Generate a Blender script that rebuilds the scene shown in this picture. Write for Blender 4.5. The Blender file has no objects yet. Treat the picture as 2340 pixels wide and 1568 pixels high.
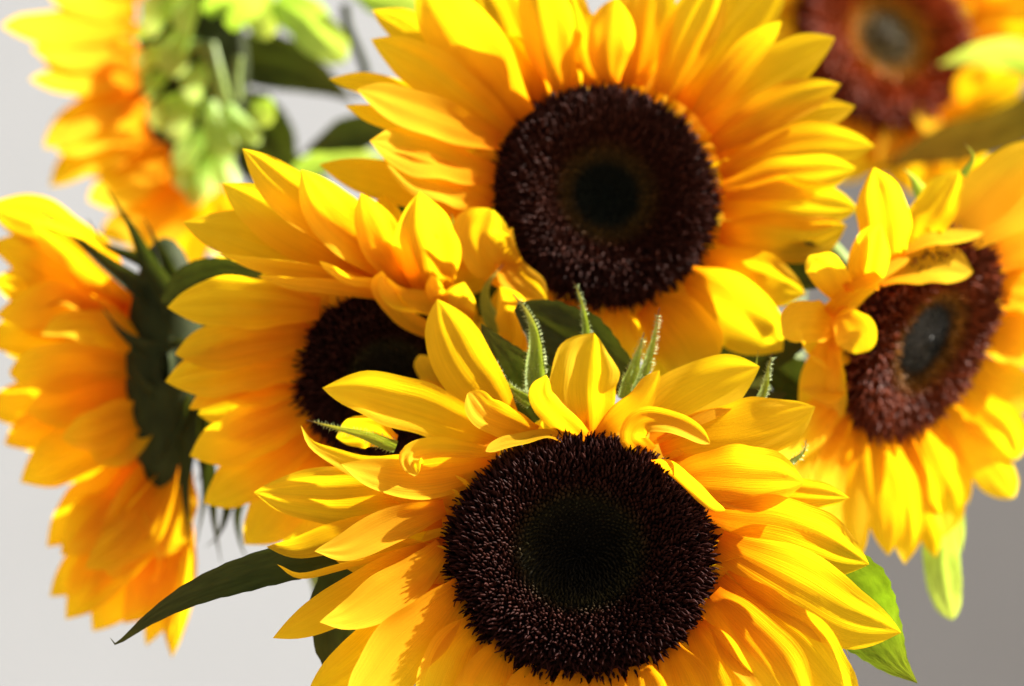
import bpy, math, random
import numpy as np
from mathutils import Vector, Matrix

random.seed(7)
rng = np.random.default_rng(7)
scene = bpy.context.scene
COL = scene.collection

# ------------------------------------------------------------------ camera
FX = 85.0 / 36.0 * 2340.0          # focal length in units of the 2340 px wide layout grid
CAMZ = 1.10
CAM = np.array([0.0, 0.0, CAMZ])
cam_d = bpy.data.cameras.new('camera')
cam = bpy.data.objects.new('camera', cam_d)
COL.objects.link(cam)
cam.location = CAM
cam.rotation_euler = (math.radians(90), 0, 0)
cam_d.lens = 85.0
cam_d.sensor_width = 36.0
cam_d.clip_start = 0.02
cam_d.clip_end = 200.0
cam_d.dof.use_dof = True
cam_d.dof.focus_distance = 0.562
cam_d.dof.aperture_fstop = 9.0
scene.camera = cam

# ------------------------------------------------------------------ world, sun, exposure
SUN = Vector((0.72, 0.20, 0.62)).normalized()      # direction towards the sun
world = bpy.data.worlds.new('World')
scene.world = world
world.use_nodes = True
wn = world.node_tree
sky = wn.nodes.new('ShaderNodeTexSky')
sky.sky_type = 'NISHITA'
sky.sun_disc = False
sky.sun_elevation = math.asin(SUN.z)
sky.sun_rotation = math.atan2(SUN.x, SUN.y)
sky.dust_density = 6.0
sky.ozone_density = 0.3
sky.air_density = 0.8
bgn = wn.nodes['Background']
bgn.inputs['Strength'].default_value = 0.031
wn.links.new(sky.outputs['Color'], bgn.inputs['Color'])

sun_d = bpy.data.lights.new('sun', 'SUN')
sun_d.energy = 5.0
sun_d.angle = math.radians(0.6)
sun_d.color = (1.0, 0.95, 0.86)
sun = bpy.data.objects.new('sun', sun_d)
COL.objects.link(sun)
sun.location = (1.5, -0.3, 2.4)
sun.rotation_euler = SUN.to_track_quat('Z', 'Y').to_euler()

vs = scene.view_settings
vs.view_transform = 'Standard'
vs.look = 'None'
vs.exposure = 2.08
vs.gamma = 1.0
vs.use_curve_mapping = False
scene.render.engine = 'CYCLES'
scene.cycles.max_bounces = 14
scene.cycles.diffuse_bounces = 6
scene.cycles.transmission_bounces = 10

# ------------------------------------------------------------------ materials
def new_mat(name):
    m = bpy.data.materials.new(name)
    m.use_nodes = True
    nt = m.node_tree
    nt.nodes.clear()
    out = nt.nodes.new('ShaderNodeOutputMaterial')
    return m, nt, out

def N(nt, kind, **kw):
    n = nt.nodes.new(kind)
    for k, v in kw.items():
        if hasattr(n, k):
            setattr(n, k, v)
        else:
            n.inputs[k].default_value = v
    return n

def ramp(nt, stops, fac):
    r = nt.nodes.new('ShaderNodeValToRGB')
    cr = r.color_ramp
    while len(cr.elements) < len(stops):
        cr.elements.new(0.5)
    for e, (p, c) in zip(cr.elements, stops):
        e.position = p
        e.color = (*c, 1)
    nt.links.new(fac, r.inputs['Fac'])
    return r

def leafy(name, stops, trans_stops, trans=0.45, rough=0.5, vein=(34, 1.6), bump=0.2, varia=0.08, sheen=0.0, blot=None, spec=0.3):
    """thin vegetable sheet: colour runs along the blade (UV.y), fine veins run lengthwise"""
    m, nt, out = new_mat(name)
    L = nt.links
    uv = N(nt, 'ShaderNodeUVMap'); uv.uv_map = 'UVMap'
    sep = N(nt, 'ShaderNodeSeparateXYZ'); L.new(uv.outputs['UV'], sep.inputs[0])
    oi = N(nt, 'ShaderNodeObjectInfo')
    add = N(nt, 'ShaderNodeVectorMath', operation='MULTIPLY_ADD')
    L.new(uv.outputs['UV'], add.inputs[0])
    add.inputs[1].default_value = (vein[0], vein[1], 1)
    comb = N(nt, 'ShaderNodeCombineXYZ')
    mr = N(nt, 'ShaderNodeMath', operation='MULTIPLY'); mr.inputs[1].default_value = 57.0
    L.new(oi.outputs['Random'], mr.inputs[0]); L.new(mr.outputs[0], comb.inputs[0]); L.new(mr.outputs[0], comb.inputs[1])
    L.new(comb.outputs[0], add.inputs[2])
    nz = N(nt, 'ShaderNodeTexNoise'); nz.inputs['Scale'].default_value = 1.0; nz.inputs['Detail'].default_value = 4.0
    L.new(add.outputs[0], nz.inputs['Vector'])
    tc = N(nt, 'ShaderNodeTexCoord')
    nz2 = N(nt, 'ShaderNodeTexNoise'); nz2.inputs['Scale'].default_value = 55.0; nz2.inputs['Detail'].default_value = 3.0
    L.new(tc.outputs['Object'], nz2.inputs['Vector'])
    # position along the blade, jittered
    j = N(nt, 'ShaderNodeMath', operation='MULTIPLY_ADD')
    L.new(nz.outputs['Fac'], j.inputs[0]); j.inputs[1].default_value = 0.10
    L.new(sep.outputs['Y'], j.inputs[2])
    j2 = N(nt, 'ShaderNodeMath', operation='SUBTRACT'); L.new(j.outputs[0], j2.inputs[0]); j2.inputs[1].default_value = 0.05
    c1 = ramp(nt, stops, j2.outputs[0]); c2 = ramp(nt, trans_stops, j2.outputs[0])
    # brightness variation: per petal + veins + blotches
    v1 = N(nt, 'ShaderNodeMapRange'); v1.inputs['To Min'].default_value = 1 - varia; v1.inputs['To Max'].default_value = 1 + varia * 0.5
    L.new(nz.outputs['Fac'], v1.inputs['Value']); v1.inputs['From Min'].default_value = 0.3; v1.inputs['From Max'].default_value = 0.7
    v2 = N(nt, 'ShaderNodeMapRange'); v2.inputs['To Min'].default_value = 0.9; v2.inputs['To Max'].default_value = 1.06
    L.new(oi.outputs['Random'], v2.inputs['Value'])
    v3 = N(nt, 'ShaderNodeMapRange'); v3.inputs['To Min'].default_value = 0.9; v3.inputs['To Max'].default_value = 1.06
    L.new(nz2.outputs['Fac'], v3.inputs['Value']); v3.inputs['From Min'].default_value = 0.3; v3.inputs['From Max'].default_value = 0.7
    mm = N(nt, 'ShaderNodeMath', operation='MULTIPLY'); L.new(v1.outputs[0], mm.inputs[0]); L.new(v2.outputs[0], mm.inputs[1])
    mm2 = N(nt, 'ShaderNodeMath', operation='MULTIPLY'); L.new(mm.outputs[0], mm2.inputs[0]); L.new(v3.outputs[0], mm2.inputs[1])
    h1 = N(nt, 'ShaderNodeHueSaturation'); L.new(c1.outputs['Color'], h1.inputs['Color']); L.new(mm2.outputs[0], h1.inputs['Value'])
    h2 = N(nt, 'ShaderNodeHueSaturation'); L.new(c2.outputs['Color'], h2.inputs['Color']); L.new(mm2.outputs[0], h2.inputs['Value'])
    hv = N(nt, 'ShaderNodeMapRange'); hv.inputs['To Min'].default_value = 0.492; hv.inputs['To Max'].default_value = 0.506
    L.new(oi.outputs['Random'], hv.inputs['Value'])
    L.new(hv.outputs[0], h1.inputs['Hue']); L.new(hv.outputs[0], h2.inputs['Hue'])
    b = N(nt, 'ShaderNodeBump'); b.inputs['Strength'].default_value = bump; b.inputs['Distance'].default_value = 0.0006
    L.new(nz.outputs['Fac'], b.inputs['Height'])
    p = N(nt, 'ShaderNodeBsdfPrincipled')
    p.inputs['Roughness'].default_value = rough
    p.inputs['Specular IOR Level'].default_value = spec
    p.inputs['Sheen Weight'].default_value = sheen
    p.inputs['Sheen Roughness'].default_value = 0.4
    L.new(h1.outputs['Color'], p.inputs['Base Color']); L.new(b.outputs[0], p.inputs['Normal'])
    t = N(nt, 'ShaderNodeBsdfTranslucent')
    L.new(h2.outputs['Color'], t.inputs['Color']); L.new(b.outputs[0], t.inputs['Normal'])
    mx = N(nt, 'ShaderNodeMixShader'); mx.inputs['Fac'].default_value = trans
    L.new(p.outputs[0], mx.inputs[1]); L.new(t.outputs[0], mx.inputs[2])
    L.new(mx.outputs[0], out.inputs['Surface'])
    return m

M = {}
M['petal'] = leafy('petal_yellow',
    [(0.0, (0.72, 0.22, 0.008)), (0.14, (0.85, 0.39, 0.012)), (0.45, (0.91, 0.52, 0.022)), (1.0, (0.93, 0.60, 0.036))],  # deeper orange base is part petal colour, part shade put into the colour
    [(0.0, (0.80, 0.20, 0.003)), (0.14, (0.90, 0.40, 0.004)), (0.45, (0.97, 0.58, 0.005)), (1.0, (0.99, 0.71, 0.007))],
    trans=0.62, rough=0.5, sheen=0.0, spec=0.0, vein=(62, 1.3), bump=0.32, varia=0.11)
M['leaf'] = leafy('leaf_green_shaded',  # darker leaf green, with the shade on the leaves put into its colour
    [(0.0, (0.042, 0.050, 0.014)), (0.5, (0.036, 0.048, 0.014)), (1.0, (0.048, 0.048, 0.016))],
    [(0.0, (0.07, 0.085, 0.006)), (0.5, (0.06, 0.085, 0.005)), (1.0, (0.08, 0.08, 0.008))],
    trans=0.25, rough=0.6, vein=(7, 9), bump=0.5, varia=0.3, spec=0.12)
M['lit_leaf'] = leafy('leaf_green_sunlit',  # brighter copy of the leaf green, sunlight put into its colour
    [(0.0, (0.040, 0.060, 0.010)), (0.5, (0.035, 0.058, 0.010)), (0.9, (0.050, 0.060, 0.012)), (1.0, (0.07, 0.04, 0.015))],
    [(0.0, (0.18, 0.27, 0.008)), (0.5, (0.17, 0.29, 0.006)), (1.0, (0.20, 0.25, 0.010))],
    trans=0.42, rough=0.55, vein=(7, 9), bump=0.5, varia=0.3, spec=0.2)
M['bract'] = leafy('bract_green',
    [(0.0, (0.17, 0.25, 0.035)), (0.6, (0.32, 0.41, 0.045)), (0.82, (0.42, 0.42, 0.06)), (0.95, (0.16, 0.09, 0.05)), (1.0, (0.12, 0.06, 0.04))],
    [(0.0, (0.30, 0.44, 0.02)), (0.6, (0.46, 0.56, 0.03)), (0.82, (0.52, 0.48, 0.06)), (0.95, (0.16, 0.08, 0.04)), (1.0, (0.12, 0.06, 0.04))],
    trans=0.35, rough=0.55, vein=(10, 8), bump=0.5, varia=0.3, sheen=0.3)
M['olive'] = leafy('leaf_olive',
    [(0.0, (0.09, 0.075, 0.014)), (1.0, (0.13, 0.085, 0.014))],
    [(0.0, (0.22, 0.19, 0.010)), (1.0, (0.34, 0.22, 0.010))],
    trans=0.3, rough=0.6, vein=(7, 9), bump=0.5, varia=0.3, spec=0.1)
M['pale'] = leafy('pale_leaf_green',
    [(0.0, (0.30, 0.54, 0.06)), (1.0, (0.46, 0.64, 0.14))],
    [(0.0, (0.50, 0.80, 0.05)), (1.0, (0.70, 0.86, 0.10))],
    trans=0.45, rough=0.5, vein=(7, 8), bump=0.4, varia=0.2)

def plain(name, col, rough=0.6, varia=0.25, scale=60, bump=0.3, dist=0.001, spec=0.3):
    m, nt, out = new_mat(name)
    L = nt.links
    tc = N(nt, 'ShaderNodeTexCoord')
    nz = N(nt, 'ShaderNodeTexNoise'); nz.inputs['Scale'].default_value = scale; nz.inputs['Detail'].default_value = 6
    L.new(tc.outputs['Object'], nz.inputs['Vector'])
    mr = N(nt, 'ShaderNodeMapRange'); mr.inputs['From Min'].default_value = 0.3; mr.inputs['From Max'].default_value = 0.7
    mr.inputs['To Min'].default_value = 1 - varia; mr.inputs['To Max'].default_value = 1 + varia
    L.new(nz.outputs['Fac'], mr.inputs['Value'])
    h = N(nt, 'ShaderNodeHueSaturation'); h.inputs['Color'].default_value = (*col, 1)
    L.new(mr.outputs[0], h.inputs['Value'])
    b = N(nt, 'ShaderNodeBump'); b.inputs['Strength'].default_value = bump; b.inputs['Distance'].default_value = dist
    L.new(nz.outputs['Fac'], b.inputs['Height'])
    p = N(nt, 'ShaderNodeBsdfPrincipled'); p.inputs['Roughness'].default_value = rough
    p.inputs['Specular IOR Level'].default_value = spec
    L.new(h.outputs[0], p.inputs['Base Color']); L.new(b.outputs[0], p.inputs['Normal'])
    L.new(p.outputs[0], out.inputs['Surface'])
    return m

M['stem'] = plain('stem_green', (0.16, 0.23, 0.045), 0.55, scale=120)
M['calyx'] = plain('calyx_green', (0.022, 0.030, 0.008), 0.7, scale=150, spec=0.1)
M['hair'] = plain('hair_pale', (0.50, 0.58, 0.22), 0.5, scale=10)
M['wall'] = plain('wall_plaster', (0.232, 0.250, 0.274), 0.85, varia=0.03, scale=6, bump=0.05)
M['ground'] = plain('ground_warm', (0.26, 0.20, 0.14), 0.8, varia=0.06, scale=8, bump=0.05)

def floret_mat(name, stops, spec=0.35, rough=0.5, eye=1.0):
    m, nt, out = new_mat(name)
    L = nt.links
    a = N(nt, 'ShaderNodeAttribute'); a.attribute_name = 'rad'
    c = ramp(nt, stops, a.outputs['Fac'])
    b = N(nt, 'ShaderNodeAttribute'); b.attribute_name = 'tone'
    h = N(nt, 'ShaderNodeHueSaturation'); L.new(c.outputs['Color'], h.inputs['Color']); L.new(b.outputs['Fac'], h.inputs['Value'])
    p = N(nt, 'ShaderNodeBsdfPrincipled'); p.inputs['Roughness'].default_value = rough
    sr = N(nt, 'ShaderNodeMapRange'); L.new(a.outputs['Fac'], sr.inputs['Value'])
    sr.inputs['From Min'].default_value = 0.22; sr.inputs['From Max'].default_value = 0.36
    sr.inputs['To Min'].default_value = spec * eye; sr.inputs['To Max'].default_value = spec
    L.new(sr.outputs[0], p.inputs['Specular IOR Level'])
    L.new(h.outputs[0], p.inputs['Base Color'])
    L.new(p.outputs[0], out.inputs['Surface'])
    return m

M['floret_dark'] = floret_mat('floret_dark',
    [(0.0, (0.009, 0.008, 0.006)), (0.30, (0.013, 0.011, 0.006)), (0.42, (0.026, 0.022, 0.009)), (0.54, (0.025, 0.0085, 0.0065)), (1.0, (0.021, 0.006, 0.005))], spec=0.03, eye=0.8)
M['floret_mid'] = floret_mat('floret_mid',
    [(0.0, (0.008, 0.011, 0.008)), (0.27, (0.010, 0.012, 0.008)), (0.36, (0.060, 0.034, 0.008)), (0.50, (0.034, 0.010, 0.006)), (1.0, (0.025, 0.007, 0.005))], spec=0.04, eye=0.8)
M['floret_brown'] = floret_mat('floret_brown',
    [(0.0, (0.012, 0.016, 0.018)), (0.30, (0.014, 0.018, 0.018)), (0.42, (0.16, 0.070, 0.010)), (0.55, (0.11, 0.022, 0.006)), (1.0, (0.09, 0.016, 0.006))], rough=0.42, spec=0.07, eye=6)
M['floret_red'] = floret_mat('floret_red',
    [(0.0, (0.085, 0.065, 0.028)), (0.24, (0.10, 0.075, 0.025)), (0.38, (0.40, 0.19, 0.015)), (0.56, (0.28, 0.052, 0.008)), (1.0, (0.16, 0.022, 0.008))], rough=0.5, spec=0.12)

# ------------------------------------------------------------------ geometry helpers
def ray(x, y, depth):
    return np.stack([(x - 1170.0) / FX * depth, depth, CAMZ + (784.0 - y) / FX * depth], -1)

def link(name, verts, faces, mat, parent=None, smooth=True, uv=None, origin=None, attrs=None, label=None, kind=None):
    me = bpy.data.meshes.new(name)
    o3 = np.array(origin if origin is not None else np.asarray(verts).mean(0), float)
    v = np.asarray(verts, float) - o3
    me.from_pydata(v.tolist(), [], faces if isinstance(faces, list) else faces.tolist())
    if smooth:
        me.polygons.foreach_set('use_smooth', [True] * len(me.polygons))
    if uv is not None:
        layer = me.uv_layers.new(name='UVMap')
        li = np.zeros(len(me.loops), dtype=np.int32)
        me.loops.foreach_get('vertex_index', li)
        layer.data.foreach_set('uv', np.asarray(uv, np.float32)[li].ravel())
    if attrs:
        for k, a in attrs.items():
            at = me.attributes.new(k, 'FLOAT', 'POINT')
            at.data.foreach_set('value', np.asarray(a, np.float32))
    me.materials.append(mat)
    ob = bpy.data.objects.new(name, me)
    COL.objects.link(ob)
    ob.location = o3
    if parent is not None:
        ob.parent = parent
        ob.location = Vector(o3) - Vector(parent['wl'])
    ob['wl'] = [float(c) for c in o3]
    if label: ob['label'] = label
    if kind: ob['kind'] = kind
    return ob

def catmull(pts, n):
    pts = np.asarray(pts, float)
    seg = np.linalg.norm(np.diff(pts, axis=0), axis=1) ** 0.5 + 1e-6
    P = np.vstack([2 * pts[0] - pts[1], pts, 2 * pts[-1] - pts[-2]])
    # sample densely with uniform catmull-rom then resample by arc length
    out = []
    for i in range(1, len(P) - 2):
        p0, p1, p2, p3 = P[i - 1], P[i], P[i + 1], P[i + 2]
        t = np.linspace(0, 1, 24, endpoint=False)[:, None]
        out.append(0.5 * ((2 * p1) + (-p0 + p2) * t + (2 * p0 - 5 * p1 + 4 * p2 - p3) * t ** 2 + (-p0 + 3 * p1 - 3 * p2 + p3) * t ** 3))
    out.append(P[-2][None])
    d = np.vstack(out)
    s = np.concatenate([[0], np.cumsum(np.linalg.norm(np.diff(d, axis=0), axis=1))])
    q = np.linspace(0, s[-1], n)
    return np.stack([np.interp(q, s, d[:, k]) for k in range(3)], -1)

PROF = {
    'petal': ([0, .08, .2, .35, .5, .65, .8, .9, .96, 1], [.42, .52, .74, .94, 1, .97, .78, .49, .22, .01]),
    'blunt': ([0, .08, .2, .35, .5, .65, .8, .9, .96, 1], [.45, .52, .68, .86, .97, 1, .93, .74, .48, .10]),
    'bract': ([0, .1, .25, .4, .55, .7, .82, .92, 1], [1, .98, .86, .66, .46, .28, .15, .08, .04]),
    'lance': ([0, .1, .25, .4, .6, .8, .92, 1], [.25, .55, .9, 1, .86, .5, .2, .01]),
    'strip': ([0, .15, .4, .7, .88, .96, 1], [.6, .85, 1, .95, .7, .4, .05]),
    'leaf': ([0, .06, .2, .38, .55, .72, .86, .95, 1], [.12, .4, .85, 1, .88, .58, .28, .1, .01]),
}

class Flower:
    def __init__(self, label, c, depth, slope=(0, 0), R=100, base=None, group=None):
        self.cx, self.cy = c
        self.D = depth
        self.gx, self.gy = slope
        self.R = R
        self.s = depth / FX
        n = np.array([-self.gx, self.gy, 1.0])       # x right, y up, h towards camera
        self.n = n / np.linalg.norm(n)
        self.C = ray(np.array(self.cx), np.array(self.cy), np.array(depth))
        self.nw = np.array([self.n[0], -self.n[2], self.n[1]])
        e = bpy.data.objects.new('sunflower', None)
        e.empty_display_size = 0.02
        COL.objects.link(e)
        bp = base if base is not None else (0.03, 0.72, 0.0)
        e.location = bp
        e['wl'] = [float(v) for v in bp]
        e['label'] = label
        e['category'] = 'sunflower'
        e['group'] = 'sunflowers crowded together before the wall'
        self.root = e
        self.bp = np.array(bp)

    def plane(self, x, y):
        return self.gx * (x - self.cx) + self.gy * (y - self.cy)

    def to_world(self, q, plane=True):
        """q: (...,3) = px x, px y (down), h (px towards camera, above the flower's plane)"""
        return ray(q[..., 0], q[..., 1], self.D - q[..., 2] * self.s)

    def blade(self, name, pts, w, mat='petal', prof='petal', lift=0.0, lay=0.0, roll=0.0, cup=0.35, rim=(0, 0), pleat=None,
              wave=None, notch=False, bend=0.0, nu=15, nt=28, asym=0.0, seed=None, flat=False, parent=None, serr=0.0, label=None, mid=0.0):
        r = np.random.default_rng(seed if seed is not None else int(rng.integers(1 << 30)))
        P = []
        m = len(pts)
        for i, q in enumerate(pts):
            t = i / (m - 1)
            h = q[2] if len(q) > 2 else lift * t ** 1.4 + bend * 4 * t * (1 - t)
            h += lay
            if not flat:
                h += self.plane(q[0], q[1])
            P.append((q[0], -q[1], h))
        S = catmull(P, nt)
        T = np.gradient(S, axis=0)
        T /= np.linalg.norm(T, axis=1)[:, None]
        t = np.linspace(0, 1, nt)
        V = np.array([0, 0, 1.0])
        X = np.cross(T, V)
        ln = np.linalg.norm(X, axis=1)[:, None]
        X = X / np.maximum(ln, 1e-4)
        # keep the frame continuous
        for i in range(1, nt):
            if np.dot(X[i], X[i - 1]) < 0: X[i] = -X[i]
        Nn = np.cross(X, T)
        if np.mean(Nn[:, 2]) < 0:
            X = -X; Nn = -Nn
        rl = np.radians(np.interp(t, np.linspace(0, 1, len(roll)), roll)) if isinstance(roll, (list, tuple)) else np.full(nt, math.radians(roll))
        c, s_ = np.cos(rl)[:, None], np.sin(rl)[:, None]
        X2 = X * c + Nn * s_
        N2 = -X * s_ + Nn * c
        wid = np.interp(t, *PROF[prof])
        # soften
        k = np.array([.25, .5, .25]); wp = np.convolve(np.pad(wid, 1, mode='edge'), k, 'valid'); wp[-1] = wid[-1]; wid = wp
        wid = wid * w * (1.1 if name == 'petal' else 1.0)
        u = np.linspace(-1, 1, nu)
        # cross section, integrated so that the blade keeps its width when it curls
        cupv = np.interp(t, np.linspace(0, 1, len(cup)), cup) if isinstance(cup, (list, tuple)) else np.full(nt, cup)
        th = cupv[:, None] * u[None, :]
        edge = np.clip((np.abs(u) - 0.5) / 0.5, 0, 1) ** 1.5
        renv = np.sin(np.pi * np.clip(t * 1.02, 0, 1)) ** 0.6
        th = th + (np.where(u < 0, -rim[0], rim[1]) * edge)[None, :] * renv[:, None]
        du = u[1] - u[0]
        cx = np.zeros((nt, nu)); cz = np.zeros((nt, nu))
        thm = 0.5 * (th[:, 1:] + th[:, :-1])
        cx[:, 1:] = np.cumsum(np.cos(thm) * du, 1); cz[:, 1:] = np.cumsum(np.sin(thm) * du, 1)
        mid_i = nu // 2
        cx -= cx[:, mid_i:mid_i + 1]; cz -= cz[:, mid_i:mid_i + 1]
        pl = (0.02 + 0.035 * r.random()) if pleat is None else pleat
        ph = r.normal(0, 0.25)
        env = np.clip(t / 0.12, 0, 1) * np.clip((1.03 - t) / 0.2, 0, 1)
        nf = r.choice([2.0, 2.5, 3.0])
        cz = cz + pl * np.cos(nf * np.pi * (u + ph))[None, :] * env[:, None]
        tp = np.clip((t - 0.45) / 0.4, 0, 1) * np.clip((1.0 - t) / 0.12, 0, 1)
        if prof in ('petal', 'blunt') and name == 'petal':
            cz = cz + r.uniform(0.015, 0.06) * np.cos(3 * np.pi * u + r.normal(0, .5))[None, :] * tp[:, None]
        wv = (0.05 + 0.09 * r.random()) if wave is None else wave
        f1, f2 = r.uniform(0.8, 1.9), r.uniform(0.8, 1.9)
        p1, p2 = r.uniform(0, 6.28, 2)
        wl_ = np.sin(2 * np.pi * f1 * t + p1); wr_ = np.sin(2 * np.pi * f2 * t + p2)
        cz = cz + wv * (np.where(u[None, :] < 0, wl_[:, None], wr_[:, None])) * (u ** 2)[None, :] * env[:, None]
        if mid:
            cz = cz - mid * np.exp(-(u / 0.10) ** 2)[None, :] * env[:, None]
        # uneven margins
        mg = 1 + 0.05 * np.sin(2 * np.pi * (r.uniform(1, 3) * t + r.random()))
        wL = wid * mg * (1 - asym); wR = wid * (2 - mg) * (1 + asym)
        if serr:
            wL = wL * (1 + serr * ((np.arange(nt) % 3) / 2 - .5)); wR = wR * (1 + serr * (((np.arange(nt) + 1) % 3) / 2 - .5))
        W = np.where(u[None, :] < 0, wL[:, None], wR[:, None])
        G = S[:, None, :] + X2[:, None, :] * (cx * W)[..., None] + N2[:, None, :] * (cz * wid[:, None])[..., None]
        if notch:
            # the tip splits in two little teeth
            k2 = np.clip((t - 0.9) / 0.1, 0, 1) ** 2
            G = G - T[:, None, :] * (k2[:, None] * (np.exp(-(u / 0.3) ** 2))[None, :] * w * 0.16)[..., None]
        q = G.copy(); q[..., 1] *= -1
        wld = self.to_world(q).reshape(-1, 3)
        idx = np.arange(nt * nu).reshape(nt, nu)
        F = np.stack([idx[:-1, :-1], idx[:-1, 1:], idx[1:, 1:], idx[1:, :-1]], -1).reshape(-1, 4)
        uu, tt = np.meshgrid((u * 0.5 + 0.5), t)
        ob = link(name, wld, F, M[mat], parent or self.root, uv=np.stack([uu, tt], -1).reshape(-1, 2), origin=wld[mid_i], label=label)
        self._last = (wld.reshape(nt, nu, 3), t)
        return ob

    def petal(self, pts, w, **kw):
        return self.blade('petal', pts, w, **kw)

    def bract(self, pts, w, hairs=0, **kw):
        kw.setdefault('cup', 0.7); kw.setdefault('prof', 'bract'); kw.setdefault('mat', 'bract'); kw.setdefault('pleat', 0.04)
        kw.setdefault('wave', 0.03)
        b = self.blade('bract', pts, w, nu=9, nt=30, **kw)
        if hairs:
            g, t = self._last
            vs_, fs = [], []
            hr = np.random.default_rng(hairs)
            for i in range(hairs):
                k = int(hr.integers(1, int(g.shape[0] * 0.9)))
                side = int(hr.choice([0, 0, g.shape[1] - 1, g.shape[1] - 1, int(hr.integers(1, g.shape[1] - 1))]))
                a = g[k, side]
                mid_ = g[k, g.shape[1] // 2]
                o = a - mid_
                o = o / (np.linalg.norm(o) + 1e-9)
                o = o + np.array([0, -0.8, 0]) * hr.random() + hr.normal(0, .35, 3) + (g[k] - g[k - 1])[0] / (np.linalg.norm((g[k] - g[k - 1])[0]) + 1e-9) * .4
                o /= np.linalg.norm(o)
                ln_ = hr.uniform(0.0006, 0.0014)
                side_v = np.cross(o, [0, 1, 0]); side_v /= (np.linalg.norm(side_v) + 1e-9)
                r_ = 0.00009
                b0 = len(vs_)
                for ang in (0, 2.1, 4.2):
                    vv = np.cross(o, side_v)
                    vs_.append(a + r_ * (math.cos(ang) * side_v + math.sin(ang) * vv))
                vs_.append(a + o * ln_)
                fs += [[b0, b0 + 1, b0 + 3], [b0 + 1, b0 + 2, b0 + 3], [b0 + 2, b0, b0 + 3]]
            link('hairs', np.array(vs_), fs, M['hair'], b, kind='stuff')
        return b

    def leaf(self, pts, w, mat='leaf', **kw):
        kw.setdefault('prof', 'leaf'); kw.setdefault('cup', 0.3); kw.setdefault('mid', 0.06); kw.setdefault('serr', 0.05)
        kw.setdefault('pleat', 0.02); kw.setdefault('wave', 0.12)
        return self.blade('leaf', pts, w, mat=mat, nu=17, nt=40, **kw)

    def frame(self):
        n = self.nw
        a = np.cross([0, 0, 1.0], n)
        if np.linalg.norm(a) < 1e-3: a = np.array([1.0, 0, 0])
        a /= np.linalg.norm(a)
        b = np.cross(n, a)
        return a, b, n

    def disc(self, count=1500, mat='floret_dark', inner=0.42, dome=0.10, sink=0.09, spike=0.12, lean=1.15, seed=1):
        a, b, n = self.frame()
        R = self.R * self.s
        r = np.random.default_rng(seed)
        def prof(q):
            return R * (dome * np.exp(-((q - 0.72) / 0.30) ** 2) - sink * np.exp(-(q / 0.26) ** 2) - 0.16 * np.clip((q - 0.85) / 0.15, 0, 1) ** 2)
        # base body
        qs = np.concatenate([np.linspace(0.02, 0.98, 22), [1.0, 0.98, 0.8, 0.45, 0.2]])
        zs = prof(qs)
        zs[22:] = [-0.22 * R, -0.32 * R, -0.42 * R, -0.5 * R, -0.62 * R]
        ns = 48
        an = np.linspace(0, 2 * np.pi, ns, endpoint=False)
        V = (self.C + (qs[:, None] * R * np.cos(an))[..., None] * a + (qs[:, None] * R * np.sin(an))[..., None] * b + np.broadcast_to(zs[:, None, None], (len(qs), ns, 1)) * n)
        idx = np.arange(len(qs) * ns).reshape(len(qs), ns)
        nx = np.roll(idx, -1, 1)
        F = np.stack([idx[:-1], nx[:-1], nx[1:], idx[1:]], -1).reshape(-1, 4).tolist()
        F.append(idx[0][::-1].tolist())
        rad = np.repeat(np.clip(qs, 0, 1), ns)
        rad[22 * ns:] = 1.0
        body = link('seed_disc', V.reshape(-1, 3), F, M[mat], self.root, attrs={'rad': rad, 'tone': np.full(len(rad), 0.55)}, origin=self.C)
        # florets
        i = np.arange(count)
        q = np.sqrt((i + 0.5) / count) * 0.985
        ph = i * 2.399963 + r.normal(0, 0.012, count)
        rd = np.cos(ph)[:, None] * a + np.sin(ph)[:, None] * b
        tg = -np.sin(ph)[:, None] * a + np.cos(ph)[:, None] * b
        base = self.C + rd * (q * R)[:, None] + (prof(q))[:, None] * n
        out_ = q > inner
        f = np.clip((q - inner) / (1 - inner), 0, 1)
        le = np.where(out_, -0.10 + (lean + 0.10) * f ** 2.4, -0.5) + r.normal(0, 0.09, count)
        # scattered older florets lie over the rest
        d1 = np.cos(le)[:, None] * n + np.sin(le)[:, None] * rd + tg * r.normal(0, .14, count)[:, None]
        le2 = le + np.where(out_, 0.15 + 0.55 * f, -0.2) + r.normal(0, 0.3, count)
        d2 = np.cos(le2)[:, None] * n + np.sin(le2)[:, None] * rd + tg * r.normal(0, .25, count)[:, None]
        L = np.where(out_, spike * (0.55 + 0.6 * f), 0.035) * R * r.uniform(0.75, 1.3, count)
        wd = np.where(out_, 0.0235, 0.016) * R * r.uniform(0.85, 1.15, count) * math.sqrt(1500 / count)
        L1 = L * 0.6; L2 = L * 0.55
        p0 = base - d1 * (0.02 * R)
        p1 = base + d1 * L1[:, None]
        p2 = p1 + d2 * L2[:, None]
        # curled stigma arms on the outermost ones
        ks = 5
        ang = np.linspace(0, 2 * np.pi, ks, endpoint=False)
        sv = tg; tv = np.cross(d1, tg)
        rings = []
        tones = []
        for (pp, wr, tn) in ((p0, 0.9, 0.5), (base + d1 * (L1 * 0.45)[:, None], 1.0, 0.75), (p1, 0.8, 1.0), (p1 + (d1 + d2) * (L2 * 0.25)[:, None], 0.42, 1.15), (p2, 0.30, 1.2)):
            ring = pp[:, None, :] + (wd * wr)[:, None, None] * (np.cos(ang)[None, :, None] * sv[:, None, :] + np.sin(ang)[None, :, None] * tv[:, None, :])
            rings.append(ring); tones.append(np.full((count, ks), tn))
        VV = np.stack(rings, 1)         # count, 5, ks, 3
        TT = np.stack(tones, 1) * r.uniform(0.6, 1.5, count)[:, None, None]
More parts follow.
